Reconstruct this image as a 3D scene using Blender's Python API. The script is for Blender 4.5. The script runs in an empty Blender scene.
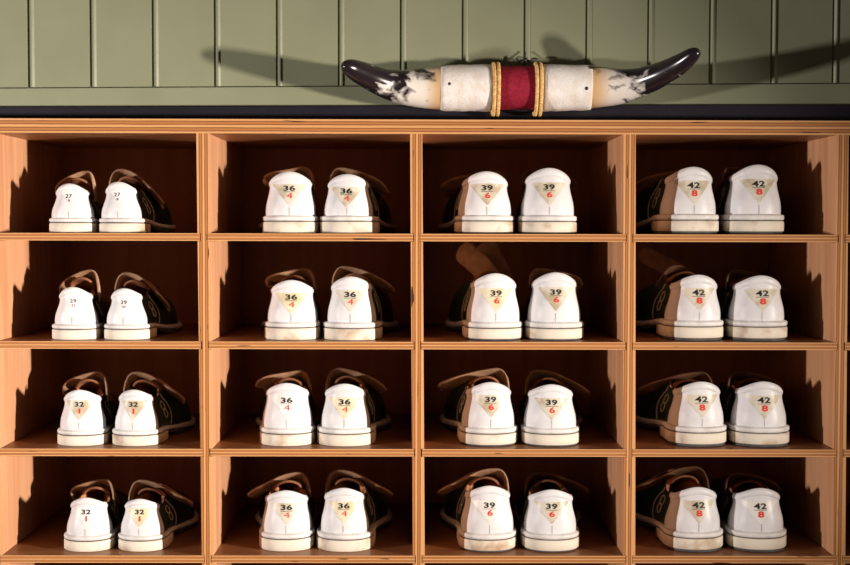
import bpy, bmesh, math, random
from mathutils import Vector, Matrix, noise
from mathutils.bvhtree import BVHTree

random.seed(7)
SC = bpy.context.scene
COL = SC.collection
PI = math.pi

# ------------------------------------------------------------------ helpers
def lerp(a, b, t): return a + (b - a) * t
def clamp(v, a=0.0, b=1.0): return max(a, min(b, v))
def smooth(t):
    t = clamp(t); return t * t * (3 - 2 * t)
def interp(tab, x):
    if x <= tab[0][0]: return tab[0][1]
    for (x0, y0), (x1, y1) in zip(tab, tab[1:]):
        if x <= x1:
            return lerp(y0, y1, (x - x0) / (x1 - x0))
    return tab[-1][1]

def link_mesh(name, verts, faces, mats, parent=None, smooth_shade=True, fmat=None, loc=None):
    me = bpy.data.meshes.new(name)
    me.from_pydata([tuple(v) for v in verts], [], faces)
    if not isinstance(mats, (list, tuple)): mats = [mats]
    for m in mats: me.materials.append(m)
    bm = bmesh.new(); bm.from_mesh(me)
    bmesh.ops.recalc_face_normals(bm, faces=bm.faces)
    bm.to_mesh(me); bm.free()
    for i, p in enumerate(me.polygons):
        p.use_smooth = smooth_shade
        if fmat: p.material_index = fmat[i]
    o = bpy.data.objects.new(name, me); COL.objects.link(o)
    if parent: o.parent = parent
    if loc: o.location = loc
    return o

def bm_obj(name, bm, mats, parent=None, smooth_shade=False, loc=None):
    me = bpy.data.meshes.new(name)
    bmesh.ops.recalc_face_normals(bm, faces=bm.faces)
    bm.to_mesh(me); bm.free()
    if not isinstance(mats, (list, tuple)): mats = [mats]
    for m in mats: me.materials.append(m)
    for p in me.polygons: p.use_smooth = smooth_shade
    o = bpy.data.objects.new(name, me); COL.objects.link(o)
    if parent: o.parent = parent
    if loc: o.location = loc
    return o

def empty(name, loc, label, cat, group=None):
    o = bpy.data.objects.new(name, None); COL.objects.link(o)
    o.empty_display_size = 0.02
    o.location = loc; o['label'] = label; o['category'] = cat
    if group: o['group'] = group
    return o

def add_box(bm, x0, x1, y0, y1, z0, z1, shear=0.0, front=1, mat=0):
    """a box; faces towards -y get material `front`; shear leans x with z"""
    vs = [bm.verts.new((x + shear * z, y, z)) for z in (z0, z1) for y in (y0, y1) for x in (x0, x1)]
    fs = [(0, 1, 3, 2), (4, 6, 7, 5), (0, 4, 5, 1), (2, 3, 7, 6), (0, 2, 6, 4), (1, 5, 7, 3)]
    for i, f in enumerate(fs):
        fc = bm.faces.new([vs[k] for k in f])
        fc.material_index = front if i == 2 else mat

def tube(path, rad, seg=8, closed=False, flat=None):
    """verts, faces of a tube along path; rad number or list"""
    n = len(path); vs = []; fs = []
    P = [Vector(p) for p in path]
    up = Vector((0, 0, 1)); prev = None
    for i in range(n):
        if closed: t = P[(i + 1) % n] - P[i - 1]
        else: t = P[min(i + 1, n - 1)] - P[max(i - 1, 0)]
        t.normalize()
        if prev is None:
            a = up if abs(t.dot(up)) < .9 else Vector((1, 0, 0))
            nrm = (a - t * a.dot(t)).normalized()
        else:
            nrm = (prev - t * prev.dot(t)).normalized()
        prev = nrm
        b = t.cross(nrm)
        r = rad[i] if isinstance(rad, (list, tuple)) else rad
        for k in range(seg):
            a = 2 * PI * k / seg
            vs.append(P[i] + nrm * (r * math.cos(a)) + b * (r * math.sin(a)))
    m = n if closed else n - 1
    for i in range(m):
        for k in range(seg):
            j = (i + 1) % n
            fs.append((i * seg + k, i * seg + (k + 1) % seg, j * seg + (k + 1) % seg, j * seg + k))
    if not closed:
        fs.append(tuple(range(seg))[::-1]); fs.append(tuple((n - 1) * seg + k for k in range(seg)))
    return vs, fs

def merge(*parts):
    V = []; F = []
    for v, f in parts:
        o = len(V); V += list(v); F += [tuple(i + o for i in q) for q in f]
    return V, F

# ------------------------------------------------------------------ materials
def new_mat(name, rough=.5, spec=.5):
    m = bpy.data.materials.new(name); m.use_nodes = True
    nt = m.node_tree; b = nt.nodes['Principled BSDF']
    b.inputs['Roughness'].default_value = rough
    b.inputs['Specular IOR Level'].default_value = spec
    return m, nt, b
def N(nt, t, **kw):
    n = nt.nodes.new(t)
    for k, v in kw.items(): setattr(n, k, v)
    return n
def ramp(nt, stops, interp_='LINEAR'):
    r = N(nt, 'ShaderNodeValToRGB'); cr = r.color_ramp; cr.interpolation = interp_
    while len(cr.elements) < len(stops): cr.elements.new(.5)
    for e, (p, c) in zip(cr.elements, stops):
        e.position = p; e.color = (*c, 1)
    return r

def mottled(name, c1, c2, scale, rough=.5, spec=.5, bump=0.0, bscale=None, detail=4, lo=.35, hi=.65, vary=0.0):
    m, nt, b = new_mat(name, rough, spec)
    tc = N(nt, 'ShaderNodeNewGeometry')
    nz = N(nt, 'ShaderNodeTexNoise'); nz.inputs['Scale'].default_value = scale; nz.inputs['Detail'].default_value = detail
    nt.links.new(tc.outputs['Position'], nz.inputs['Vector'])
    r = ramp(nt, [(lo, c1), (hi, c2)])
    nt.links.new(nz.outputs['Fac'], r.inputs['Fac'])
    nt.links.new(r.outputs['Color'], b.inputs['Base Color'])
    if bump:
        n2 = N(nt, 'ShaderNodeTexNoise'); n2.inputs['Scale'].default_value = bscale or scale * 4
        nt.links.new(tc.outputs['Position'], n2.inputs['Vector'])
        bp = N(nt, 'ShaderNodeBump'); bp.inputs['Strength'].default_value = bump; bp.inputs['Distance'].default_value = .001
        nt.links.new(n2.outputs['Fac'], bp.inputs['Height']); nt.links.new(bp.outputs['Normal'], b.inputs['Normal'])
    return m

def wood_face(name, grain_axis, dark, light):
    m, nt, b = new_mat(name, .42, .35)
    g = N(nt, 'ShaderNodeNewGeometry')
    mp = N(nt, 'ShaderNodeMapping')
    sc = [60, 60, 60]; sc[grain_axis] = 4
    mp.inputs['Scale'].default_value = sc
    nt.links.new(g.outputs['Position'], mp.inputs['Vector'])
    nz = N(nt, 'ShaderNodeTexNoise'); nz.inputs['Scale'].default_value = 1; nz.inputs['Detail'].default_value = 6
    nz.inputs['Distortion'].default_value = .6
    nt.links.new(mp.outputs['Vector'], nz.inputs['Vector'])
    r = ramp(nt, [(.25, dark), (.7, light)])
    nt.links.new(nz.outputs['Fac'], r.inputs['Fac'])
    nt.links.new(r.outputs['Color'], b.inputs['Base Color'])
    return m

def ply_edge(name, axis, thick):
    """plies seen on a cut edge: bands across `axis` (object space), little dark voids along them"""
    m, nt, b = new_mat(name, .5, .3)
    tc = N(nt, 'ShaderNodeTexCoord'); g = N(nt, 'ShaderNodeNewGeometry')
    sx = N(nt, 'ShaderNodeSeparateXYZ'); nt.links.new(tc.outputs['Object'], sx.inputs['Vector'])
    mp = N(nt, 'ShaderNodeMapping'); s = [18, 18, 18]; s[axis] = 160
    mp.inputs['Scale'].default_value = s
    nt.links.new(g.outputs['Position'], mp.inputs['Vector'])
    nz = N(nt, 'ShaderNodeTexNoise'); nz.inputs['Scale'].default_value = 1; nz.inputs['Detail'].default_value = 5
    nt.links.new(mp.outputs['Vector'], nz.inputs['Vector'])
    ma = N(nt, 'ShaderNodeMath', operation='MULTIPLY_ADD')
    nt.links.new(sx.outputs[axis], ma.inputs[0]); ma.inputs[1].default_value = 1 / thick; ma.inputs[2].default_value = .5
    mb = N(nt, 'ShaderNodeMath', operation='MULTIPLY_ADD')
    nt.links.new(nz.outputs['Fac'], mb.inputs[0]); mb.inputs[1].default_value = .08
    nt.links.new(ma.outputs[0], mb.inputs[2])
    sh = N(nt, 'ShaderNodeMath', operation='SUBTRACT'); nt.links.new(mb.outputs[0], sh.inputs[0]); sh.inputs[1].default_value = .04
    L = (.62, .315, .125); M_ = (.42, .165, .050); D = (.15, .045, .014)
    r = ramp(nt, [(0, L), (.11, L), (.16, D), (.22, M_), (.33, M_), (.385, D), (.44, L), (.56, L), (.615, D), (.67, M_), (.78, M_), (.84, D), (.89, L), (1, L)])
    nt.links.new(sh.outputs[0], r.inputs['Fac'])
    # dark voids
    mp2 = N(nt, 'ShaderNodeMapping'); s2 = [22, 22, 22]; s2[axis] = 260
    mp2.inputs['Scale'].default_value = s2; mp2.inputs['Location'].default_value = (3.1, 1.7, 8.2)
    nt.links.new(g.outputs['Position'], mp2.inputs['Vector'])
    n2 = N(nt, 'ShaderNodeTexNoise'); n2.inputs['Scale'].default_value = 1; n2.inputs['Detail'].default_value = 1
    nt.links.new(mp2.outputs['Vector'], n2.inputs['Vector'])
    r2 = ramp(nt, [(.75, (0, 0, 0)), (.78, (1, 1, 1))])
    nt.links.new(n2.outputs['Fac'], r2.inputs['Fac'])
    mx = N(nt, 'ShaderNodeMix', data_type='RGBA')
    nt.links.new(r2.outputs['Color'], mx.inputs[0]); nt.links.new(r.outputs['Color'], mx.inputs[6]); mx.inputs[7].default_value = (.05, .02, .01, 1)
    nt.links.new(mx.outputs[2], b.inputs['Base Color'])
    return m

T_DIV = .0152; T_SH = .0093; T_TOP = .0178
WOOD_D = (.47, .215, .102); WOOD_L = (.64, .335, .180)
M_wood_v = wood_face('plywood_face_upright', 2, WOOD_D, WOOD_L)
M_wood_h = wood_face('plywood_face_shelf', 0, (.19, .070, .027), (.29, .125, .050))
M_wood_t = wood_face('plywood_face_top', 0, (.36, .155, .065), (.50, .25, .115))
M_back = wood_face('plywood_back', 2, (.44, .15, .06), (.56, .22, .09))
M_edge_v = ply_edge('plywood_edge_upright', 0, T_DIV)
M_edge_h = ply_edge('plywood_edge_shelf', 2, T_SH)
M_edge_t = ply_edge('plywood_edge_top', 2, T_TOP)

M_green = mottled('sage_paint', (.245, .255, .158), (.265, .277, .173), 14, .4, .45, bump=.12, bscale=90)
M_black = mottled('black_lacquer', (.012, .0105, .016), (.017, .015, .023), 10, .35, .5)
M_floor = wood_face('floor_boards', 0, (.12, .06, .03), (.2, .1, .05))

M_white = mottled('white_leather', (.64, .622, .62), (.725, .71, .708), 45, .42, .4, bump=.10, bscale=500, lo=.25, hi=.6)
M_rand = mottled('white_rubber', (.60, .56, .52), (.75, .72, .69), 60, .5, .4, lo=.3, hi=.6)
M_heel = mottled('cream_rubber', (.47, .32, .20), (.73, .65, .53), 38, .6, .3, lo=.27, hi=.46, detail=8)
M_welt = mottled('tan_welt', (.42, .30, .20), (.55, .42, .30), 50, .6, .3)
M_outsole = mottled('dark_outsole', (.05, .045, .045), (.09, .085, .08), 60, .7, .3)
M_upper = mottled('dark_green_leather', (.010, .022, .018), (.018, .034, .028), 40, .38, .5, bump=.15, bscale=600)
M_lining = mottled('orange_lining', (.42, .16, .06), (.55, .24, .10), 60, .8, .2)
M_tongue = mottled('brown_suede', (.20, .075, .033), (.33, .14, .065), 60, .85, .2, bump=.3, bscale=900)
M_strap = mottled('tan_strap', (.34, .19, .105), (.50, .31, .18), 70, .7, .25, bump=.2, bscale=900)
M_strap_dim = mottled('tan_strap_dimmed', (.13, .062, .032), (.21, .11, .058), 70, .7, .25, bump=.2, bscale=900)  # shaded copy of the tan strap: weak light put into its colour
M_thread = mottled('cream_thread', (.5, .46, .36), (.62, .58, .48), 100, .7, .2)
M_seam = mottled('grey_seam', (.40, .38, .38), (.50, .48, .48), 100, .7, .2)
M_ink = mottled('black_ink', (.012, .012, .012), (.02, .02, .02), 80, .5, .4)
M_red = mottled('red_ink', (.62, .03, .018), (.74, .06, .035), 300, .5, .4)
STICK = {
    'beige': mottled('beige_sticker', (.46, .38, .25), (.66, .60, .48), 60, .4, .5, lo=.35, hi=.55),
    'yellow': mottled('yellow_sticker', (.62, .52, .30), (.76, .68, .48), 50, .4, .5, lo=.35, hi=.6),
    'pale': mottled('pale_sticker', (.72, .66, .58), (.80, .77, .73), 40, .4, .5, lo=.35, hi=.6),
    'faint': mottled('faint_sticker', (.78, .75, .72), (.84, .82, .81), 40, .35, .5, lo=.35, hi=.6),
}

# ------------------------------------------------------------------ camera
F_PX = 1300.0
CAM = Vector((-.0005, -1.628, .0075)); YAW, PITCH, ROLL = -.0067, .042, .0024
fw = Vector((-math.sin(YAW) * math.cos(PITCH), math.cos(YAW) * math.cos(PITCH), -math.sin(PITCH)))
rt = Vector((math.cos(YAW), math.sin(YAW), 0)); up = rt.cross(fw)
rt2 = rt * math.cos(ROLL) + up * math.sin(ROLL)
up2 = up * math.cos(ROLL) - rt * math.sin(ROLL)
cd = bpy.data.cameras.new('camera'); cam = bpy.data.objects.new('camera', cd); COL.objects.link(cam)
cam.matrix_world = Matrix(((rt2.x, up2.x, -fw.x, CAM.x), (rt2.y, up2.y, -fw.y, CAM.y), (rt2.z, up2.z, -fw.z, CAM.z), (0, 0, 0, 1)))
cd.sensor_width = 36; cd.lens = F_PX * 36 / 850
cd.clip_start = .05
cd.dof.use_dof = True; cd.dof.focus_distance = 1.635; cd.dof.aperture_fstop = 3.2
SC.camera = cam
def at(px, py, Y):
    d = fw + rt2 * ((px - 425) / F_PX) - up2 * ((py - 282.5) / F_PX)
    return CAM + d * ((Y - CAM.y) / d.y)

# ------------------------------------------------------------------ shoe rack
PITCH_X = .2665; RACK = -.0081; DEPTH = .315
Z_TOP = .1424; Z_UNDER = Z_TOP - T_TOP
SHELF_Z = [0.0, -.1356, -.2711, -.4067, -.5423, -.6778]     # tops of the shelves
FLOOR_Z = -.74
rack = empty('shoe_rack', (0, 0, FLOOR_Z), 'plywood pigeonhole rack of open cubbies holding pairs of bowling shoes', 'shelf')
def rk(o):                         # child keeps its world place under the rack's Empty
    o.location = Vector(o.location) - Vector((0, 0, FLOOR_Z)); o.parent = rack
    return o
ks = list(range(-1, 6))            # dividers
def div_x(k, z): return (k - 2) * PITCH_X + RACK * z
DADO = .0040
for k in ks:
    bm = bmesh.new()
    c = (k - 2) * PITCH_X
    h = T_DIV / 2; core = h - DADO
    z0 = FLOOR_Z
    add_box(bm, -core, core, 0, DEPTH, z0, Z_UNDER, RACK)
    edges = [z0] + sorted(SHELF_Z) + [Z_UNDER]
    for i in range(len(edges) - 1):
        lo = edges[i] + (.0004 if i else 0); hi = edges[i + 1] - (T_SH + .0006 if i < len(edges) - 2 else 0)
        for sg in (-1, 1):
            a, b_ = (core, h) if sg > 0 else (-h, -core)
            add_box(bm, a, b_, 0, DEPTH, lo, hi, RACK)
    rk(bm_obj('divider', bm, [M_wood_v, M_edge_v], loc=(c, 0, 0)))
for i in range(len(ks) - 1):
    for z in SHELF_Z:
        g = [random.uniform(.0004, .0016), random.uniform(.0004, .0016)]
        xa = div_x(ks[i], z) + T_DIV / 2 - DADO + g[0]; xb = div_x(ks[i + 1], z) - T_DIV / 2 + DADO - g[1]
        bm = bmesh.new(); w = (xb - xa) / 2
        tilt = random.uniform(-.0004, .0004)
        add_box(bm, -w, w, -.0003, DEPTH, -T_SH / 2, T_SH / 2)
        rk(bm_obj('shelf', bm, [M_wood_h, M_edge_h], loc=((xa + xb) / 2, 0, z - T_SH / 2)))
bm = bmesh.new()
xL = div_x(ks[0], 0) - T_DIV / 2; xR = div_x(ks[-1], 0) + T_DIV / 2
add_box(bm, xL, xR, -.0006, DEPTH, -T_TOP / 2, T_TOP / 2)
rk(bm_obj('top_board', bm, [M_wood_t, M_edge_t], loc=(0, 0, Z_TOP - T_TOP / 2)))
bm = bmesh.new()
add_box(bm, xL, xR, DEPTH, DEPTH + .006, FLOOR_Z, Z_TOP, front=0)
rk(bm_obj('back_panel', bm, [M_back]))
bm = bmesh.new()
add_box(bm, xL, xR, .012, .024, FLOOR_Z, SHELF_Z[-1] - T_SH, front=0)
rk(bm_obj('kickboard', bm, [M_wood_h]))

# floor
bm = bmesh.new(); add_box(bm, -2.2, 2.2, -2.4, .6, FLOOR_Z - .03, FLOOR_Z, front=0)
fl = bm_obj('floor', bm, [M_floor]); fl['kind'] = 'structure'

# ------------------------------------------------------------------ green panelled wall above the rack
WY = .062
rtl, rtr = at(0, 87.4, WY), at(850, 82.6, WY); rbl, rbr = at(0, 108.3, WY), at(850, 106.0, WY)
def rail_top(x): return lerp(rtl.z, rtr.z, (x - rtl.x) / (rtr.x - rtl.x))
def rail_bot(x): return lerp(rbl.z, rbr.z, (x - rbl.x) / (rbr.x - rbl.x))
g0 = at(525.2, 40, WY).x; gp = at(525.2 + 61.85, 40, WY).x - g0
xs = [g0 + gp * i for i in range(-14, 14)]
prof = [(xs[0] - gp, WY + .0008)]
for x in xs:
    prof += [(x - .0022, WY + .0008), (x - .0021, WY + .0034), (x - .0006, WY + .0034), (x + .0024, WY - .0009), (x + .0040, WY - .0010), (x + .0066, WY + .0008)]
prof.append((xs[-1] + gp, WY + .0008))
ZT = .62
vs = [(x, y, rail_top(x)) for x, y in prof] + [(x, y, ZT) for x, y in prof]
n = len(prof)
fs = [(i, i + 1, n + i + 1, n + i) for i in range(n - 1)]
vs += [(prof[0][0], WY + .02, rail_top(prof[0][0])), (prof[-1][0], WY + .02, rail_top(prof[-1][0])), (prof[0][0], WY + .02, ZT), (prof[-1][0], WY + .02, ZT)]
b0 = 2 * n
fs += [(b0, b0 + 2, b0 + 3, b0 + 1), (0, n, b0 + 2, b0), (n - 1, b0 + 1, b0 + 3, 2 * n - 1),
       tuple(range(n)) + (b0 + 1, b0), tuple(range(n, 2 * n)) + (b0 + 3, b0 + 2)]
w = link_mesh('wall_back', vs, fs, M_green, smooth_shade=False); w['kind'] = 'structure'
def long_bar(name, y0, y1, lo, hi, mat, bev):
    bm = bmesh.new(); add_box(bm, prof[0][0], prof[-1][0], y0, y1, 0, 1, front=0)
    for v_ in bm.verts: v_.co.z = hi(v_.co.x) if v_.co.z > .5 else lo(v_.co.x)
    bmesh.ops.bevel(bm, geom=bm.edges[:], offset=bev, segments=2, affect='EDGES')
    o = bm_obj(name, bm, [mat]); o['kind'] = 'structure'
long_bar('trim_1', WY, WY + .02, rail_bot, lambda x: rail_top(x) - .0014, M_green, .0006)
long_bar('trim_2', WY - .016, WY + .02, lambda x: Z_TOP, rail_bot, M_black, .0004)

# ------------------------------------------------------------------ mounted horns
def horn_mat(name, sgn, base_x, tip_x):
    m, nt, b = new_mat(name, .22, .5)
    g = N(nt, 'ShaderNodeNewGeometry'); sx = N(nt, 'ShaderNodeSeparateXYZ'); nt.links.new(g.outputs['Position'], sx.inputs[0])
    mr = N(nt, 'ShaderNodeMapRange'); mr.inputs[1].default_value = base_x; mr.inputs[2].default_value = tip_x
    mr.inputs[3].default_value = 0; mr.inputs[4].default_value = 1
    nt.links.new(sx.outputs[0], mr.inputs[0])
    mp = N(nt, 'ShaderNodeMapping'); mp.inputs['Scale'].default_value = (46, 46, 70); mp.inputs['Location'].default_value = (.4 * sgn, 0, 1.3) if sgn == 1 else (3.7, 1.1, 2.9)
    nt.links.new(g.outputs['Position'], mp.inputs['Vector'])
    nz = N(nt, 'ShaderNodeTexNoise'); nz.inputs['Scale'].default_value = 1.0; nz.inputs['Detail'].default_value = 3.5; nz.inputs['Distortion'].default_value = .5
    nt.links.new(mp.outputs[0], nz.inputs['Vector'])
    # height bias: the dark mottling reaches further along the upper side
    zb = N(nt, 'ShaderNodeMath', operation='MULTIPLY_ADD'); nt.links.new(sx.outputs[2], zb.inputs[0]); zb.inputs[1].default_value = 10
    zb.inputs[2].default_value = -10 * at(425, 88, .03).z
    a1 = N(nt, 'ShaderNodeMath', operation='MULTIPLY_ADD'); nt.links.new(nz.outputs['Fac'], a1.inputs[0]); a1.inputs[1].default_value = 2.0 if sgn == 1 else 2.3
    nt.links.new(mr.outputs[0], a1.inputs[2])
    a2 = N(nt, 'ShaderNodeMath', operation='ADD'); nt.links.new(a1.outputs[0], a2.inputs[0]); nt.links.new(zb.outputs[0], a2.inputs[1])
    dk = ramp(nt, [(.0, (0, 0, 0)), (1.0, (1, 1, 1))])
    mr2 = N(nt, 'ShaderNodeMapRange'); mr2.inputs[1].default_value = 1.26 if sgn == 1 else 1.40; mr2.inputs[2].default_value = 1.52 if sgn == 1 else 1.68
    nt.links.new(a2.outputs[0], mr2.inputs[0])
    base = ramp(nt, [(0, (.60, .36, .17)), (.06, (.66, .45, .26)), (.17, (.76, .69, .60)), (1, (.78, .74, .72))])
    nt.links.new(mr.outputs[0], base.inputs['Fac'])
    mx = N(nt, 'ShaderNodeMix', data_type='RGBA')
    nt.links.new(mr2.outputs[0], mx.inputs[0]); nt.links.new(base.outputs[0], mx.inputs[6]); mx.inputs[7].default_value = (.016, .011, .014, 1)
    nt.links.new(mx.outputs[2], b.inputs['Base Color'])
    return m

HY = .030                        # axis of the wrapped middle, in front of the wall
S = (HY - CAM.y) / F_PX
hc = at(517, 88, HY)
mount = empty('horn_mount', (hc.x, WY, hc.z), 'pair of black-tipped horns joined by white hide and red band on green wall', 'wall decoration')
def hm(o):
    o.location = Vector(o.location) - mount.location; o.parent = mount; return o
def catmull(pts, n):
    out = []
    for i in range(len(pts) - 1):
        p0 = pts[max(i - 1, 0)]; p1 = pts[i]; p2 = pts[i + 1]; p3 = pts[min(i + 2, len(pts) - 1)]
        for k in range(n):
            t_ = k / n
            out.append(tuple(.5 * (2 * b + (c - a) * t_ + (2 * a - 5 * b + 4 * c - d) * t_ ** 2 + (3 * b - a - 3 * c + d) * t_ ** 3) for a, b, c, d in zip(p0, p1, p2, p3)))
    out.append(tuple(pts[-1])); return out
def horn(rows, tip_fwd, mat):
    # rows: (px, py, radius px, forward share)
    ctl = []
    for px, py, r, f in rows:
        Y = HY - tip_fwd * f
        p = at(px, py, Y); ctl.append((p.x, p.y, p.z, r * (Y - CAM.y) / F_PX))
    sm = catmull(ctl, 8)
    v, f = tube([q[:3] for q in sm], [max(q[3], .0004) for q in sm], 28)
    return hm(link_mesh('horn', v, f, mat))
Lrows = [(446, 88, 21.8, 0), (440.6, 88, 21.6, .0), (424, 88, 20.2, .02), (407.6, 87.6, 17.9, .08), (389, 84.4, 15.0, .2), (372, 78, 13.0, .42), (358, 71.6, 11.0, .68),
         (350.5, 68.0, 9.0, .84), (346, 66.0, 6.2, .94), (344.2, 65.0, 3.4, .985), (343.5, 64.6, .4, 1)]
Rrows = [(585, 87, 21.6, 0), (590.6, 87, 21.4, 0), (602, 87, 20, .02), (621, 86.4, 17.6, .08), (639, 82.5, 14.8, .2), (661, 74.4, 12.4, .46), (680, 64, 10.2, .74),
         (691, 56, 7.9, .9), (695.6, 52.6, 6.0, .96), (698.2, 50.6, 3.4, .99), (699.3, 49.8, .4, 1)]
horn(Lrows, .075, horn_mat('horn_left', 1, at(440.6, 88, HY).x, at(343.5, 65, HY).x))
horn(Rrows, .085, horn_mat('horn_right', 2, at(590.6, 87, HY).x, at(699, 50, HY).x))

M_hide = mottled('white_hide', (.74, .66, .58), (.84, .80, .76), 70, .8, .2, bump=.9, bscale=420)
M_velvet = mottled('red_velvet', (.22, .008, .022), (.30, .014, .035), 260, .8, .2, bump=.2, bscale=700)
M_cord = mottled('gold_cord', (.62, .34, .10), (.85, .58, .25), 320, .6, .4, lo=.4, hi=.6)
M_iron = mottled('black_iron', (.012, .011, .010), (.03, .027, .025), 90, .5, .5)

def sleeve(name, xa, xb, ra, rb, mat, wob=0.0, lip=.0012, seg=44, rings=14, seed=1):
    """hollow cloth sleeve around the horn axis from pixel column xa to xb"""
    A = at(xa, 88, HY); B = at(xb, 88 if xb < 500 else 87.6, HY)
    prof_ = []
    for i in range(rings + 1):
        t_ = i / rings
        e = min(i, rings - i)
        prof_.append((lerp(A.x, B.x, t_), lerp(A.z, B.z, t_), lerp(ra, rb, t_) * S + (-lip if e == 0 else 0)))
    v = []; f = []
    for i, (x, z, r) in enumerate(prof_):
        for k in range(seg):
            a = 2 * PI * k / seg
            w_ = wob * noise.noise(Vector((i * .8 + seed, math.cos(a) * 1.6, math.sin(a) * 1.6)))
            v.append((x + (w_ * .7 if i in (0, rings) else 0), HY + (r + w_) * math.cos(a), z + (r + w_) * math.sin(a)))
    for i in range(rings):
        for k in range(seg):
            f.append((i * seg + k, i * seg + (k + 1) % seg, (i + 1) * seg + (k + 1) % seg, (i + 1) * seg + k))
    f.append(tuple(range(seg))[::-1]); f.append(tuple(rings * seg + k for k in range(seg)))
    return hm(link_mesh(name, v, f, mat))
sleeve('hide_wrap', 440.4, 493, 22.6, 23.4, M_hide, .0009, seed=3)
sleeve('hide_wrap', 541, 590.4, 23.4, 22.4, M_hide, .0009, seed=9)
sleeve('velvet_band', 497, 537, 21.6, 21.6, M_velvet, .0006, seed=5)
def cord(px, r, n_tw=58):
    c = at(px, 88.5, HY); R = r * S
    strands = []
    for ph in (0, PI):
        path = []
        for i in range(180):
            a = 2 * PI * i / 180
            tw = a * n_tw / 2 + ph
            rr = R + .0011 * math.cos(tw)
            sag = -.0022 * smooth(clamp(-math.sin(a)))
            path.append((c.x + .0011 * math.sin(tw), HY + rr * math.cos(a), c.z + rr * math.sin(a) + sag))
        strands.append(tube(path, .0016, 6, closed=True))
    v, f = merge(*strands)
    return hm(link_mesh('gold_cord', v, f, M_cord))
for px in (493.4, 497.5): cord(px, 24.2)
for px in (535.2, 539.6): cord(px, 24.2)
for px, py in ((449.5, 84), (586.6, 88.3)):
    p = at(px, py, HY - .028)
    bm = bmesh.new(); bmesh.ops.create_uvsphere(bm, u_segments=12, v_segments=8, radius=.0024)
    for q in bm.verts: q.co.y *= .5
    tk = bm_obj('tack', bm, [M_iron], smooth_shade=True, loc=p + Vector((0, -.0002, 0))); hm(tk)
# wire loop over a nail
a = at(516.5, 58.5, WY - .008); b = at(537.5, 58.8, WY - .012); m0 = at(525, 69, HY + .005); c0 = at(525, 60.5, WY - .010)
pa = [a, a + Vector((.003, -.001, -.004)), c0 + Vector((-.002, 0, .001)), c0 + Vector((.003, 0, .0005)), at(531, 61, WY - .012), at(533, 58.4, WY - .012), b]
pb = [at(525, 40, WY - .004), at(525, 52, WY - .004), c0 + Vector((-.0005, -.002, 0)), m0]
pc = [c0 + Vector((.003, 0, 0)), at(530.5, 64, WY - .014), at(529.5, 69, HY + .005)]
v, f = merge(tube([Vector(q[:3]) for q in catmull([tuple(p) for p in pa], 6)], .0011, 8), tube([Vector(p) for p in pb[1:]], .0011, 8), tube([Vector(p) for p in pc], .001, 8))
hm(link_mesh('hanging_wire', v, f, M_iron))
v, f = tube([at(525, 60, WY + .006), at(525, 60.2, WY - .014), at(525, 59.6, WY - .016)], [.0013, .0013, .0028], 10)
hm(link_mesh('nail', v, f, M_iron))

# ------------------------------------------------------------------ digits
_txt = {}
def text_mesh(s, height, xscale, bold):
    key = (s, height, xscale, bold)
    if key in _txt: return _txt[key]
    cu = bpy.data.curves.new('t', 'FONT'); cu.body = s; cu.size = 1.0; cu.offset = bold; cu.resolution_u = 4
    cu.space_character = 1.06
    o = bpy.data.objects.new('t', cu); COL.objects.link(o)
    dg = bpy.context.evaluated_depsgraph_get(); dg.update()
    me = bpy.data.meshes.new_from_object(o.evaluated_get(dg))
    bpy.data.objects.remove(o); bpy.data.curves.remove(cu)
    bm = bmesh.new(); bm.from_mesh(me); bpy.data.meshes.remove(me)
    xs_ = [v.co.x for v in bm.verts]; ys_ = [v.co.y for v in bm.verts]
    cx = (min(xs_) + max(xs_)) / 2; cy = (min(ys_) + max(ys_)) / 2; k = height / (max(ys_) - min(ys_))
    for v in bm.verts: v.co = Vector(((v.co.x - cx) * k * xscale, 0, (v.co.y - cy) * k))
    bmesh.ops.triangulate(bm, faces=bm.faces[:])
    for _ in range(3):
        long_ = [e for e in bm.edges if e.calc_length() > height * .28]
        if not long_: break
        bmesh.ops.subdivide_edges(bm, edges=long_, cuts=1)
        bmesh.ops.triangulate(bm, faces=bm.faces[:])
    V = [tuple(v.co) for v in bm.verts]; bm.verts.index_update()
    Fs = [tuple(v.index for v in f_.verts) for f_ in bm.faces]
    bm.free(); _txt[key] = (V, Fs); return V, Fs

# ------------------------------------------------------------------ shoes
SIZES = {  # counter width, sole width, sole height, collar height, length
    '27': dict(tk=.75, wc=.0500, w=.0595, hs=.0185, hc=.0625, L=.182),
    '29': dict(tk=.75, wc=.0505, w=.0612, hs=.0190, hc=.0655, L=.194),
    '32': dict(tk=.79, wc=.0545, w=.0650, hs=.0195, hc=.0700, L=.212),
    '36': dict(tk=.83, wc=.0615, w=.0740, hs=.0220, hc=.0775, L=.236),
    '39': dict(tk=.83, wc=.0650, w=.0760, hs=.0230, hc=.0800, L=.254),
    '42': dict(tk=.84, wc=.0665, w=.0780, hs=.0252, hc=.0815, L=.274),
}
G_PROF = [(0, 0), (.10, -.10), (.22, -.06), (.36, .10), (.52, .46), (.66, .78), (.76, .93), (.84, .97), (.91, .93), (1, 1.0)]
MH, MM, MT = 12, 12, 10

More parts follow.
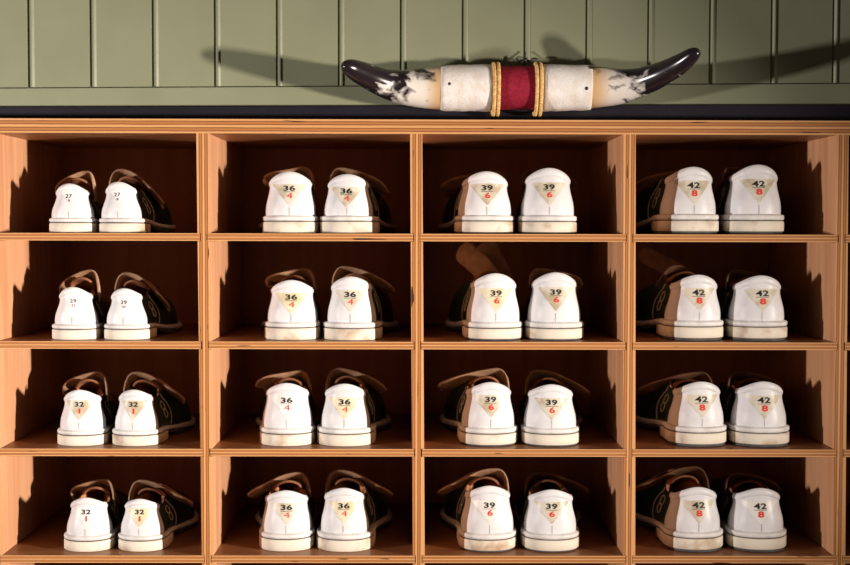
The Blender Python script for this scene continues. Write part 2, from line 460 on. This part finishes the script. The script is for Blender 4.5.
class Shoe:
    def __init__(s, p, foot, rnd):
        s.p = p; s.foot = foot        # foot -1 left, +1 right
        a = p['wc'] / 2; L = p['L']; yb = 1.05 * a; s.yb = yb
        hs, hc = p['hs'], p['hc']
        H = []; e = 2 / 2.35
        for i in range(MH):
            th = PI / 2 * i / (MH - 1)
            sn, cs = math.sin(th), math.cos(th)
            bx = a * sn ** e; by = yb * (1 - cs ** e)
            tk_ = p['tk']
            tx = bx * tk_; ty = yb + (by - yb) * .86
            h = hc - .0118 * (hc / .08) * (sn ** 1.7)
            H.append((bx, by, tx, ty, h, 0.0))
        y1 = .70 * L
        for i in range(1, MM + 1):
            t_ = i / MM
            by = lerp(yb, y1, t_)
            f_ = by / L
            bw = interp([(yb / L, 1), (.38, .97), (.5, 1.07), (.62, 1.24), (.70, 1.27)], f_) * a
            ty = lerp(yb, .50 * L, t_)
            tw = interp([(yb / L, p['tk']), (.24, p['tk'] * .97), (.34, .60), (.42, .34), (.50, .22)], ty / L) * a
            h = hc + interp([(yb / L, -.0118), (.20, -.0150), (.28, -.0115), (.36, -.006), (.50, -.013)], ty / L) * (hc / .08)
            H.append((bw, by, tw, ty, h, smooth(t_ * 1.15)))
        for i in range(1, MT + 1):
            th = PI / 2 * i / MT
            bx = a * 1.27 * math.cos(th) ** .9 if i < MT else 0
            by = y1 + (L - y1) * math.sin(th)
            tx = a * .22 * math.cos(th) if i < MT else 0
            ty = .50 * L + .05 * L * math.sin(th)
            H.append((bx, by, tx, ty, hc - .0135 * (hc / .08) - .004 * math.sin(th), 1.0))
        s.half = H
        n_ = len(H)
        # full loop: right side heel->toe, left side toe->heel
        s.loop = [(i, 1) for i in range(n_)] + [(i, -1) for i in range(n_ - 2, 0, -1)]
        s.n = n_
    def xc(s, y):
        f_ = y / s.p['L']
        return s.foot * interp([(0, 0), (.25, 0), (.45, .003), (.68, .0075), (.85, .004), (1, -.003)], f_)
    def zs(s, y):                 # top of the welt along the shoe
        f_ = y / s.p['L']; hs = s.p['hs']
        return interp([(0, hs), (.22, hs - .0005), (.36, hs * .80), (.5, hs * .62), (.68, hs * .52), (.82, hs * .56), (1, hs * .78)], f_)
    def P(s, i, sg, v, off=0.0):
        """point on the upper: i fractional index along the half loop, v 0 bottom .. 1 top"""
        i0 = int(clamp(math.floor(i), 0, s.n - 2)); fr = i - i0
        A, B = s.half[i0], s.half[i0 + 1]
        bx, by, tx, ty, h, k = [lerp(p, q, fr) for p, q in zip(A, B)]
        z0 = s.zs(by) - .001
        gh = interp(G_PROF, v); gt = 1 - math.cos(v * PI / 2)
        g = lerp(gh, gt, k); z = lerp(v, lerp(v, math.sin(v * PI / 2), k), 1)
        x = lerp(bx, tx, g); y = lerp(by, ty, g)
        if off:
            # push outward from the loop's centre line
            d = Vector((x, min(y - s.yb, 0) if y < s.yb else (y - .7 * s.p['L'] if y > .7 * s.p['L'] else 0), 0))
            if d.length > 1e-6:
                d.normalize(); x += d.x * off; y += d.y * off
        return Vector((sg * x + s.xc(y), y, lerp(z0, h, z)))

def grid(pts, closed_u=False):
    """pts[r][c] -> verts, faces"""
    R = len(pts); C = len(pts[0]); v = [q for row in pts for q in row]; f = []
    for r in range(R - 1):
        for c in range(C if closed_u else C - 1):
            c2 = (c + 1) % C
            f.append((r * C + c, r * C + c2, (r + 1) * C + c2, (r + 1) * C + c))
    return v, f

def sole_ring(s, off, y_max=None):
    """planform outline offset outwards by off, as list of (x, y), counter-clockwise"""
    pts = []
    for i, sg in s.loop:
        bx, by = s.half[i][0], s.half[i][1]
        pts.append(Vector((sg * bx + s.xc(by), by)))
    out = []
    n_ = len(pts)
    for j in range(n_):
        t_ = (pts[(j + 1) % n_] - pts[j - 1]).normalized()
        nn = Vector((t_.y, -t_.x))
        out.append(pts[j] + nn * off)
    return out

def prism(outline, zb, zt, bev=.0012):
    """closed prism with rounded rims; zb, zt functions of y"""
    c = Vector((0, 0)); n_ = len(outline)
    rings = []
    def ins(d):
        r = []
        for j in range(n_):
            t_ = (outline[(j + 1) % n_] - outline[j - 1]).normalized()
            r.append(outline[j] - Vector((t_.y, -t_.x)) * d)
        return r
    i1 = ins(bev)
    rows = [[Vector((p.x, p.y, zb(p.y))) for p in i1], [Vector((p.x, p.y, zb(p.y) + bev)) for p in outline],
            [Vector((p.x, p.y, zt(p.y) - bev)) for p in outline], [Vector((q.x, q.y, zt(p.y))) for p, q in zip(outline, i1)]]
    v, f = grid(rows, True)
    f.append(tuple(range(n_))[::-1]); f.append(tuple(3 * n_ + k for k in range(n_)))
    return v, f

def band(path, widths, thick, wdir, up_hint=None, seg=6):
    """flat strap: path points, half widths along wdir, thickness along the path's normal, rounded edges"""
    P_ = [Vector(p) for p in path]; n_ = len(P_); rows = []
    for i in range(n_):
        t_ = (P_[min(i + 1, n_ - 1)] - P_[max(i - 1, 0)]).normalized()
        wd = wdir[i] if isinstance(wdir, list) else wdir
        wv = (wd - t_ * wd.dot(t_)).normalized(); nn = t_.cross(wv).normalized()
        ring = []
        hw = widths[i]; h = thick / 2
        for a in range(10):
            an = 2 * PI * a / 10
            cx, sy = math.cos(an), math.sin(an)
            ring.append(P_[i] + wv * (hw * math.copysign(abs(cx) ** .35, cx)) + nn * (h * math.copysign(abs(sy) ** .8, sy)))
        rows.append(ring)
    v, f = grid(rows, True)
    f.append(tuple(range(10))[::-1]); f.append(tuple((n_ - 1) * 10 + k for k in range(10)))
    return v, f

def make_shoe(size, red, foot, loc, yaw, label, sticker, straps, tongue_h, hc, num_dx=0.0, num_dz=0.0, rnd=None, tri=1.0):
    p = dict(SIZES[size]); p['hc'] = hc + {'39': .0008, '42': .0026}.get(size, 0)
    if size == '36': p['w'] = .0755 if foot > 0 else .0718
    s = Shoe(p, foot, rnd)
    hs, hc, L, a = p['hs'], p['hc'], p['L'], p['wc'] / 2
    K = hc / .08
    root = empty('bowling_shoe', loc, label, 'shoe', 'white-heeled bowling shoes in the cubbies')
    root.rotation_euler = (0, 0, yaw)
    ov = (p['w'] - p['wc']) / 2
    # --- sole
    o1 = sole_ring(s, ov)
    zt = lambda y: s.zs(y); RT = .0062 * K
    zmid = lambda y: s.zs(y) - RT
    v, f = prism(o1, zmid, zt, .0013); link_mesh('welt', v, f, M_rand, root)
    o2 = sole_ring(s, ov - .0012)
    fr = lambda y: max(s.zs(y) - RT - interp([(0, .0014), (.28 * L, .0014), (.45 * L, .006), (L, .006)], y), .0002)
    v, f = prism(o2, fr, lambda y: s.zs(y) - RT + .0002, .0002); link_mesh('outsole', v, f, M_outsole, root)
    yh = .27 * L
    o3 = [q for q in o1]
    hb = []
    ring = sole_ring(s, ov)
    n_ = len(ring)
    right = [ring[j] for j in range(s.n) if ring[j].y <= yh]; left = [ring[j] for j in range(s.n, n_) if ring[j].y <= yh]
    right.append(Vector((right[-1].x, yh))); left.insert(0, Vector((left[0].x, yh)))
    hb = right + left
    LIFT = {'39': .0022, '42': .0038}.get(size, .0002)
    v, f = prism(hb, lambda y: LIFT, lambda y: s.zs(y) - RT - .0012, .0010); link_mesh('heel_block', v, f, M_heel, root)
    if size in ('39', '42'):
        i_ = []
        for j in range(len(hb)):
            t_ = (hb[(j + 1) % len(hb)] - hb[j - 1]).normalized(); i_.append(hb[j] - Vector((t_.y, -t_.x)) * .0016)
        v, f = prism(i_, lambda y: .0002, lambda y: LIFT + .0003, .0006); link_mesh('heel_lift', v, f, M_outsole, root)
    # --- upper
    VR = 16
    rows = [[s.P(i, sg, r / VR) for i, sg in s.loop] for r in range(VR + 1)]
    v, f = grid(rows, True)
    link_mesh('upper', v, f, M_upper, root)
    # lining: from the opening down inside
    top = [s.P(i, sg, 1.0) for i, sg in s.loop]
    cen = Vector((0, .30 * L, 0))
    def inn(q, d, z):
        dv = Vector((q.x * .9, (q.y - .28 * L) * .35, 0)); dv = dv.normalized() if dv.length > 1e-6 else dv
        return Vector((q.x - dv.x * d, q.y - dv.y * d, z))
    rows = [top, [inn(q, .0022, q.z - .0010) for q in top], [inn(q, .0034, q.z - .006) for q in top],
            [inn(q, .0030, lerp(q.z, hs, .5)) for q in top], [inn(q, .003, hs + .003) for q in top]]
    v, f = grid(rows, True); f.append(tuple(4 * len(top) + k for k in range(len(top))))
    link_mesh('lining', v, f, M_lining, root)
    # --- heel counter (white) and padded collar
    def ucut(v_): return MH - 1 + (lerp(-1.6, -2.6, v_) if foot > 0 and size in ('27', '29', '32', '36') else lerp(.2, -.9, v_) if p['tk'] < .82 else lerp(.7, -.5, v_))          # how far forward it reaches
    NU = 15; VC = 22
    rows = []
    for r in range(VC + 1):
        v_ = .86 * r / VC
        uc = ucut(v_)
        row = [s.P(uc * (1 - k / NU), -1, v_, .0012) for k in range(NU)] + [s.P(uc * k / NU, 1, v_, .0012) for k in range(NU + 1)]
        rows.append(row)
    v, f = grid(rows); n0 = len(v); C = 2 * NU + 1
    rows_in = []
    for r in range(VC + 1):
        v_ = .86 * r / VC; uc = ucut(v_)
        rows_in.append([s.P(uc * (1 - k / NU), -1, v_, -.0003) for k in range(NU)] + [s.P(uc * k / NU, 1, v_, -.0003) for k in range(NU + 1)])
    v2, f2 = grid(rows_in)
    cv = v + v2; cf = f + [tuple(i + n0 for i in q)[::-1] for q in f2]
    for r in range(VC):
        for c in (0, C - 1): cf.append((r * C + c, (r + 1) * C + c, n0 + (r + 1) * C + c, n0 + r * C + c))
    for c in range(C - 1):
        for r in (0, VC): cf.append((r * C + c, r * C + c + 1, n0 + r * C + c + 1, n0 + r * C + c))
    counter = link_mesh('heel_counter', cv, cf, M_white, root)
    tree = BVHTree.FromPolygons([tuple(q) for q in v], f)
    rows = []
    for v_, off in ((.845, .0010), (.855, .0017), (.89, .0022), (.94, .0023), (.98, .0018), (1.0, .0008)):
        uc = ucut(.95) + .2
        rows.append([s.P(uc * (1 - k / NU), -1, v_, off) for k in range(NU)] + [s.P(uc * k / NU, 1, v_, off) for k in range(NU + 1)])
    rows.append([q + Vector((0, .0006, .0010)) for q in rows[-1]])
    inner = [inn(q, .0030, q.z - .0003) for q in rows[-1]]; rows.append(inner)
    rows.append([inn(q, .0018, q.z - .0035) for q in inner])
    v, f = grid(rows); link_mesh('collar', v, f, M_white, root)
    # stitching beads round the foot of the counter
    parts = []
    k_ = 0
    u = -(MH + .5)
    bm = bmesh.new()
    while u <= MH + .5:
        q = s.P(abs(u), 1 if u >= 0 else -1, .015, .0018)
        m_ = bmesh.ops.create_icosphere(bm, subdivisions=1, radius=.0011)
        for w_ in m_['verts']: w_.co = Vector((w_.co.x * 1.2, w_.co.y, w_.co.z * .7)) + q + Vector((0, 0, .0002))
        u += .42
    bm_obj('stitching', bm, [M_rand], root, True)
    # back seam
    def hit(x, z, d):
        h_ = tree.ray_cast(Vector((x, -.05, z)), Vector((0, 1, 0)))
        if h_[0] is None:
            h_ = (tree.find_nearest(Vector((x, 0, z))))
        q = h_[0]; nn = Vector(h_[1]); 
        if nn.y > 0: nn = -nn
        return q + nn * d
    sv = []; sf = []
    for i in range(7):
        z = lerp(hs + .001, hs + .0115 * K, i / 6)
        sv += [hit(-.0004, z, .00025), hit(.0004, z, .00025)]
        if i: sf.append((2 * i - 2, 2 * i - 1, 2 * i + 1, 2 * i))
    link_mesh('back_seam', sv, sf, M_seam, root, False)
    # --- size sticker: a rounded triangle pointing down, with digits
    zc = lerp(hs, hc, .64 if p['tk'] > .8 else .645) - (.0012 if p['tk'] > .8 else 0) + num_dz
    tw = .0228 * (p['wc'] / .064) * tri; th_ = .0275 * K * tri
    kids = size in ('27', '29')
    if kids: tw *= .55; th_ *= .5
    zt_ = zc + (.0056 * K if not kids else .004)
    rows = []
    nr, nc = 14, 12
    for r in range(nr + 1):
        t_ = r / nr
        z = zt_ - th_ * t_
        hwid = tw * (1 - t_) ** .92 if t_ > .06 else tw * (.93 + t_ * .2)
        hwid = max(hwid, .0009)
        rows.append([hit(num_dx + hwid * (2 * c / nc - 1), z, .00028) for c in range(nc + 1)])
    v, f = grid(rows)
    st = link_mesh('size_sticker', v, f, STICK[sticker], root)
    big = {'27': (.0050, 1.12), '29': (.0048, 1.15), '32': (.0062, 1.42), '36': (.0070, 1.66), '39': (.0071, 1.58), '42': (.0076, 1.52)}[size]
    V, Fs = text_mesh(size, big[0], big[1], .034 if not kids else .016)
    link_mesh('size_number', [hit(x + num_dx, z + zc, .0005) for x, _, z in V], Fs, M_ink, st, False)
    rh = big[0] * (1.06 if not kids else .7)
    zr = zc - big[0] * .5 - rh * .5 - .0022 * (big[0] / .007)
    V, Fs = text_mesh(red, rh, 1.45 if not kids else 1.0, 0 if red == '4' else .03 if red == '6' else .045)
    link_mesh('red_number', [hit(x + num_dx + .0006 * K, z + zr, .0005) for x, _, z in V], Fs, M_red if size not in ('27', '29') else M_redbrown, st, False)
    if size in ('36', '39', '42'):
        zl = zc - big[0] * .5 - .0012; hwid = big[0] * 1.05; rows = []
        for r in (.00032, -.00032): rows.append([hit(num_dx + hwid * (2 * c / 8 - 1), zl + r, .0005) for c in range(9)])
        v, f = grid(rows); link_mesh('underline', v, f, M_ink, st, False)
    # --- side emblem (twin stitched petals) and piping on both sides
    for sg in (-1, 1):
        def q_(du, v_): return s.P(MH - 1 + du, sg, v_, .0009)
        paths = []
        for c_v, r_v, r_u in ((.60, .14, .75), (.36, .13, .65)):
            paths.append(tube([q_(3.6 + r_u * math.cos(2 * PI * i / 20), c_v + r_v * math.sin(2 * PI * i / 20)) for i in range(20)], .00055, 5, closed=True))
        v, f = merge(*paths); link_mesh('side_emblem', v, f, M_thread, root)
        v, f = tube([q_(lerp(4.6, 5.6, math.sin(i / 14 * PI / 1.3)), lerp(.96, .02, i / 14)) for i in range(15)], .0006, 5)
        link_mesh('piping', v, f, M_thread, root)
    # --- tongue: arched suede flap
    rows = []
    nT = 12
    tip_z = hc + tongue_h
    for r in range(nT + 1):
        t_ = r / nT
        y = lerp(.52 * L, .25 * L, t_); z = lerp(hc - .022 * K, tip_z, t_ ** .8) + .002 * math.sin(t_ * PI)
        hw = lerp(.30, .66, smooth(t_ * 1.3)) * a * (1 if t_ < .85 else math.sqrt(max(1 - ((t_ - .85) / .18) ** 2, .1)) * .6 + .4)
        row = []
        for c in range(13):
            q = 2 * c / 12 - 1
            row.append(Vector((hw * math.sin(q * 1.25) / math.sin(1.25) + s.xc(y), y + .006 * q * q, z - .62 * hw * q * q)))
        rows.append(row)
    v, f = grid(rows)
    tg = link_mesh('tongue', v, f, M_tongue, root)
    md = tg.modifiers.new('s', 'SOLIDIFY'); md.thickness = .0035; md.offset = 0
    md = tg.modifiers.new('b', 'SUBSURF'); md.levels = 1; md.render_levels = 1
    # --- hook-and-loop straps fallen open to the outer side
    for st_ in straps:
        pts = [(q[0] * 2 * a, q[1] * L, hc + q[2]) for q in st_['path']]
        sm = catmull(pts, 6)
        n_ = len(sm); ws = []
        W_ = st_.get('w', .011)
        for i in range(n_):
            e = (n_ - 1 - i) / (n_ - 1)
            ws.append(W_ * (1 if e > .16 else math.sqrt(max(1 - ((.16 - e) / .165) ** 2, .02))))
        wd = Vector(st_.get('wdir', (.18 * foot, 1, -.66)))
        v, f = band(sm, ws, .0038, wd)
        link_mesh('strap', v, f, st_.get('mat', M_strap), root)
    return root

M_redbrown = mottled('faded_red_ink', (.20, .05, .04), (.34, .10, .07), 200, .5, .4)

HEEL_Y = .026
MMM = .001
def std_straps(foot, h, ex=.95, ez=-.022, h2=None, mid=.5):
    """first strap: from the inner throat, over the top, out past the outer side (lengths in counter widths)"""
    f_ = foot
    st = [dict(path=[(-f_ * .44, .30, -.022), (-f_ * .40, .31, h * .5 - .007), (-f_ * .27, .33, h), (f_ * .08, .35, h - .0025), (f_ * mid * .95, .37, lerp(h, ez, .55)), (f_ * ex * .93, .42, ez - .004)], w=.0125)]
    h2 = h - .007 if h2 is None else h2
    st.append(dict(path=[(-f_ * .42, .44, -.026), (-f_ * .28, .45, h2 - .010), (0, .47, h2 - .002), (f_ * .3, .48, h2 - .006), (f_ * (ex - .12), .50, ez - .010)], w=.0095))
    return st

ROWN = ['top', 'second', 'third', 'bottom']
# col, row, side: number, red, counter-centre px, strap height, strap end (x share, z), sticker, number offset
D = [
 (0,0,-1,'27','9', 72.2, .011, (.62,-.014), 'faint'), (0,0,1,'27','9', 120.8, .011, (.85,-.022), 'faint'),
 (0,1,-1,'29','11', 75.4, .013, (.62,-.013), 'faint'), (0,1,1,'29','11', 126.3, .011, (.85,-.024), 'faint'),
 (0,2,-1,'32','1', 82.0, .010, (.66,-.010), 'beige'), (0,2,1,'32','1', 135.6, .009, (.90,-.020), 'beige'),
 (0,3,-1,'32','1', 88.3, .006, (.60,-.012), 'pale'), (0,3,1,'32','1', 141.7, .006, (1.0,-.020), 'yellow'),
 (1,0,-1,'36','4', 290.2, .002, (.45,-.012), 'beige'), (1,0,1,'36','4', 346.5, .004, (.75,-.018), 'beige'),
 (1,1,-1,'36','4', 291.8, .006, (.50,-.010), 'yellow'), (1,1,1,'36','4', 350.0, .004, (.85,-.020), 'beige'),
 (1,2,-1,'36','4', 287.2, .002, (.70,-.012), 'pale'), (1,2,1,'36','4', 344.0, .006, (.80,-.016), 'yellow'),
 (1,3,-1,'36','4', 286.6, .004, (.95,-.022), 'beige'), (1,3,1,'36','4', 343.0, .004, (.98,-.024), 'yellow'),
 (2,0,-1,'39','6', 485.9, -.004, (.85,-.016), 'beige'), (2,0,1,'39','6', 547.7, -.005, (.55,-.020), 'beige'),
 (2,1,-1,'39','6', 494.8, .003, (.70,-.020), 'yellow'), (2,1,1,'39','6', 554.0, -.004, (.55,-.022), 'beige'),
 (2,2,-1,'39','6', 490.0, .003, (.98,-.014), 'beige'), (2,2,1,'39','6', 550.0, .004, (.92,-.022), 'beige'),
 (2,3,-1,'39','6', 488.6, .002, (.98,-.026), 'pale'), (2,3,1,'39','6', 550.4, .003, (.92,-.020), 'beige'),
 (3,0,-1,'42','8', 690.0, -.006, (.85,-.020), 'beige'), (3,0,1,'42','8', 751.3, -.006, (.80,-.026), 'beige'),
 (3,1,-1,'42','8', 695.0, .004, (.80,-.016), 'beige'), (3,1,1,'42','8', 754.2, -.002, (.85,-.024), 'beige'),
 (3,2,-1,'42','8', 697.6, -.003, (.95,-.022), 'beige'), (3,2,1,'42','8', 756.3, -.002, (.70,-.022), 'beige'),
 (3,3,-1,'42','8', 694.4, .005, (1.0,-.022), 'beige'), (3,3,1,'42','8', 754.0, -.001, (.75,-.022), 'pale'),
]
rnd = random.Random(3)
HT = {(0, 0): (48.4, 50.3), (0, 1): (52, 50.7), (0, 2): (55.3, 55.5), (0, 3): (53, 51.6), (1, 0): (61, 58.7), (1, 1): (59.3, 63), (1, 2): (62.3, 61.6), (1, 3): (60, 62.7),
      (2, 0): (61, 64.6), (2, 1): (66, 67), (2, 2): (63, 61), (2, 3): (65, 61.3), (3, 0): (64.7, 67), (3, 1): (63.5, 63), (3, 2): (62.6, 63), (3, 3): (62.4, 61.4)}
for (c, r, foot, num, red, px, h, (ex, ez), stick) in D:
    sz = SHELF_Z[r]
    p = SIZES[num]
    py = [215, 320, 428, 530][r]
    X = at(px + {(1, -1): .3, (1, 1): .9, (3, -1): 1.0, (3, 1): 3.4, (0, -1): .5}.get((c, foot), 0), py, HEEL_Y + .012).x
    straps = std_straps(foot, h, ex, ez)
    dep = [.0205, .022, .0195, .0185][c]
    if (c, r, foot) == (2, 1, -1):     # both straps stand up open
        straps = [dict(path=[(.16, .44, -.024), (-.02, .47, -.002), (-.28, .52, .016), (-.55, .57, .030)], w=.0165, wdir=(.35, -.1, .9)),
                  dict(path=[(.42, .48, -.032), (.30, .50, -.006), (.12, .51, .018), (-.02, .52, .040)], w=.0155, wdir=(1, .2, .3))]
    if (c, r, foot) == (3, 1, -1):
        straps = [dict(path=[(.34, .42, -.022), (.10, .47, -.002), (-.25, .54, .012), (-.62, .62, .026)], w=.0125, wdir=(.3, -.1, .9)),
                  dict(path=[(-.42, .46, -.020), (-.20, .46, .000), (.1, .46, .003), (.4, .46, -.012)], w=.0105)]
    if c == 3 or (c, r) == (2, 0) or (c, r, foot) == (2, 3, 1):
        for q in straps: q['mat'] = M_strap_dim  # straps in dim light get the darkened colour
    side = 'left' if foot < 0 else 'right'
    label = f"{side} white-heeled bowling shoe of the pair marked {num} in the {ROWN[r]} row"
    make_shoe(num, red, foot, (X, dep + rnd.uniform(-.001, .002), sz + .0001), -foot * .035 + rnd.uniform(-.012, .012), label, stick, straps, h - .002, HT[(c, r)][0 if foot < 0 else 1] * .001271, num_dx=rnd.uniform(-.001, .001), num_dz=rnd.uniform(-.001, .001))

# ------------------------------------------------------------------ light
def lamp(name, loc, target, size, size_y, power, color, spread=PI):
    ld = bpy.data.lights.new(name, 'AREA'); ld.shape = 'RECTANGLE'; ld.size = size; ld.size_y = size_y
    ld.energy = power; ld.color = color; ld.spread = spread
    o = bpy.data.objects.new(name, ld); COL.objects.link(o); o.location = loc
    d = (Vector(target) - Vector(loc)).normalized()
    o.rotation_euler = d.to_track_quat('-Z', 'Y').to_euler()
    return o
lamp('studio_lamp', (1.95, -1.2, -.10), (-1.12, 0, -.17), .05, .12, 12.2, (1.0, .89, .80), math.radians(43))
lamp('studio_lamp', (-2.25, -1.2, -.10), (.30, 0, -.03), .05, .12, 15.8, (1.0, .925, .89), math.radians(92))
wd = bpy.data.worlds.new('room'); SC.world = wd; wd.use_nodes = True
bg = wd.node_tree.nodes['Background']; bg.inputs[0].default_value = (1.0, .8, .65, 1); bg.inputs[1].default_value = .056

SC.view_settings.view_transform = 'Standard'; SC.view_settings.look = 'None'
SC.view_settings.gamma = 1; SC.view_settings.use_curve_mapping = False
SC.view_settings.exposure = -0.2
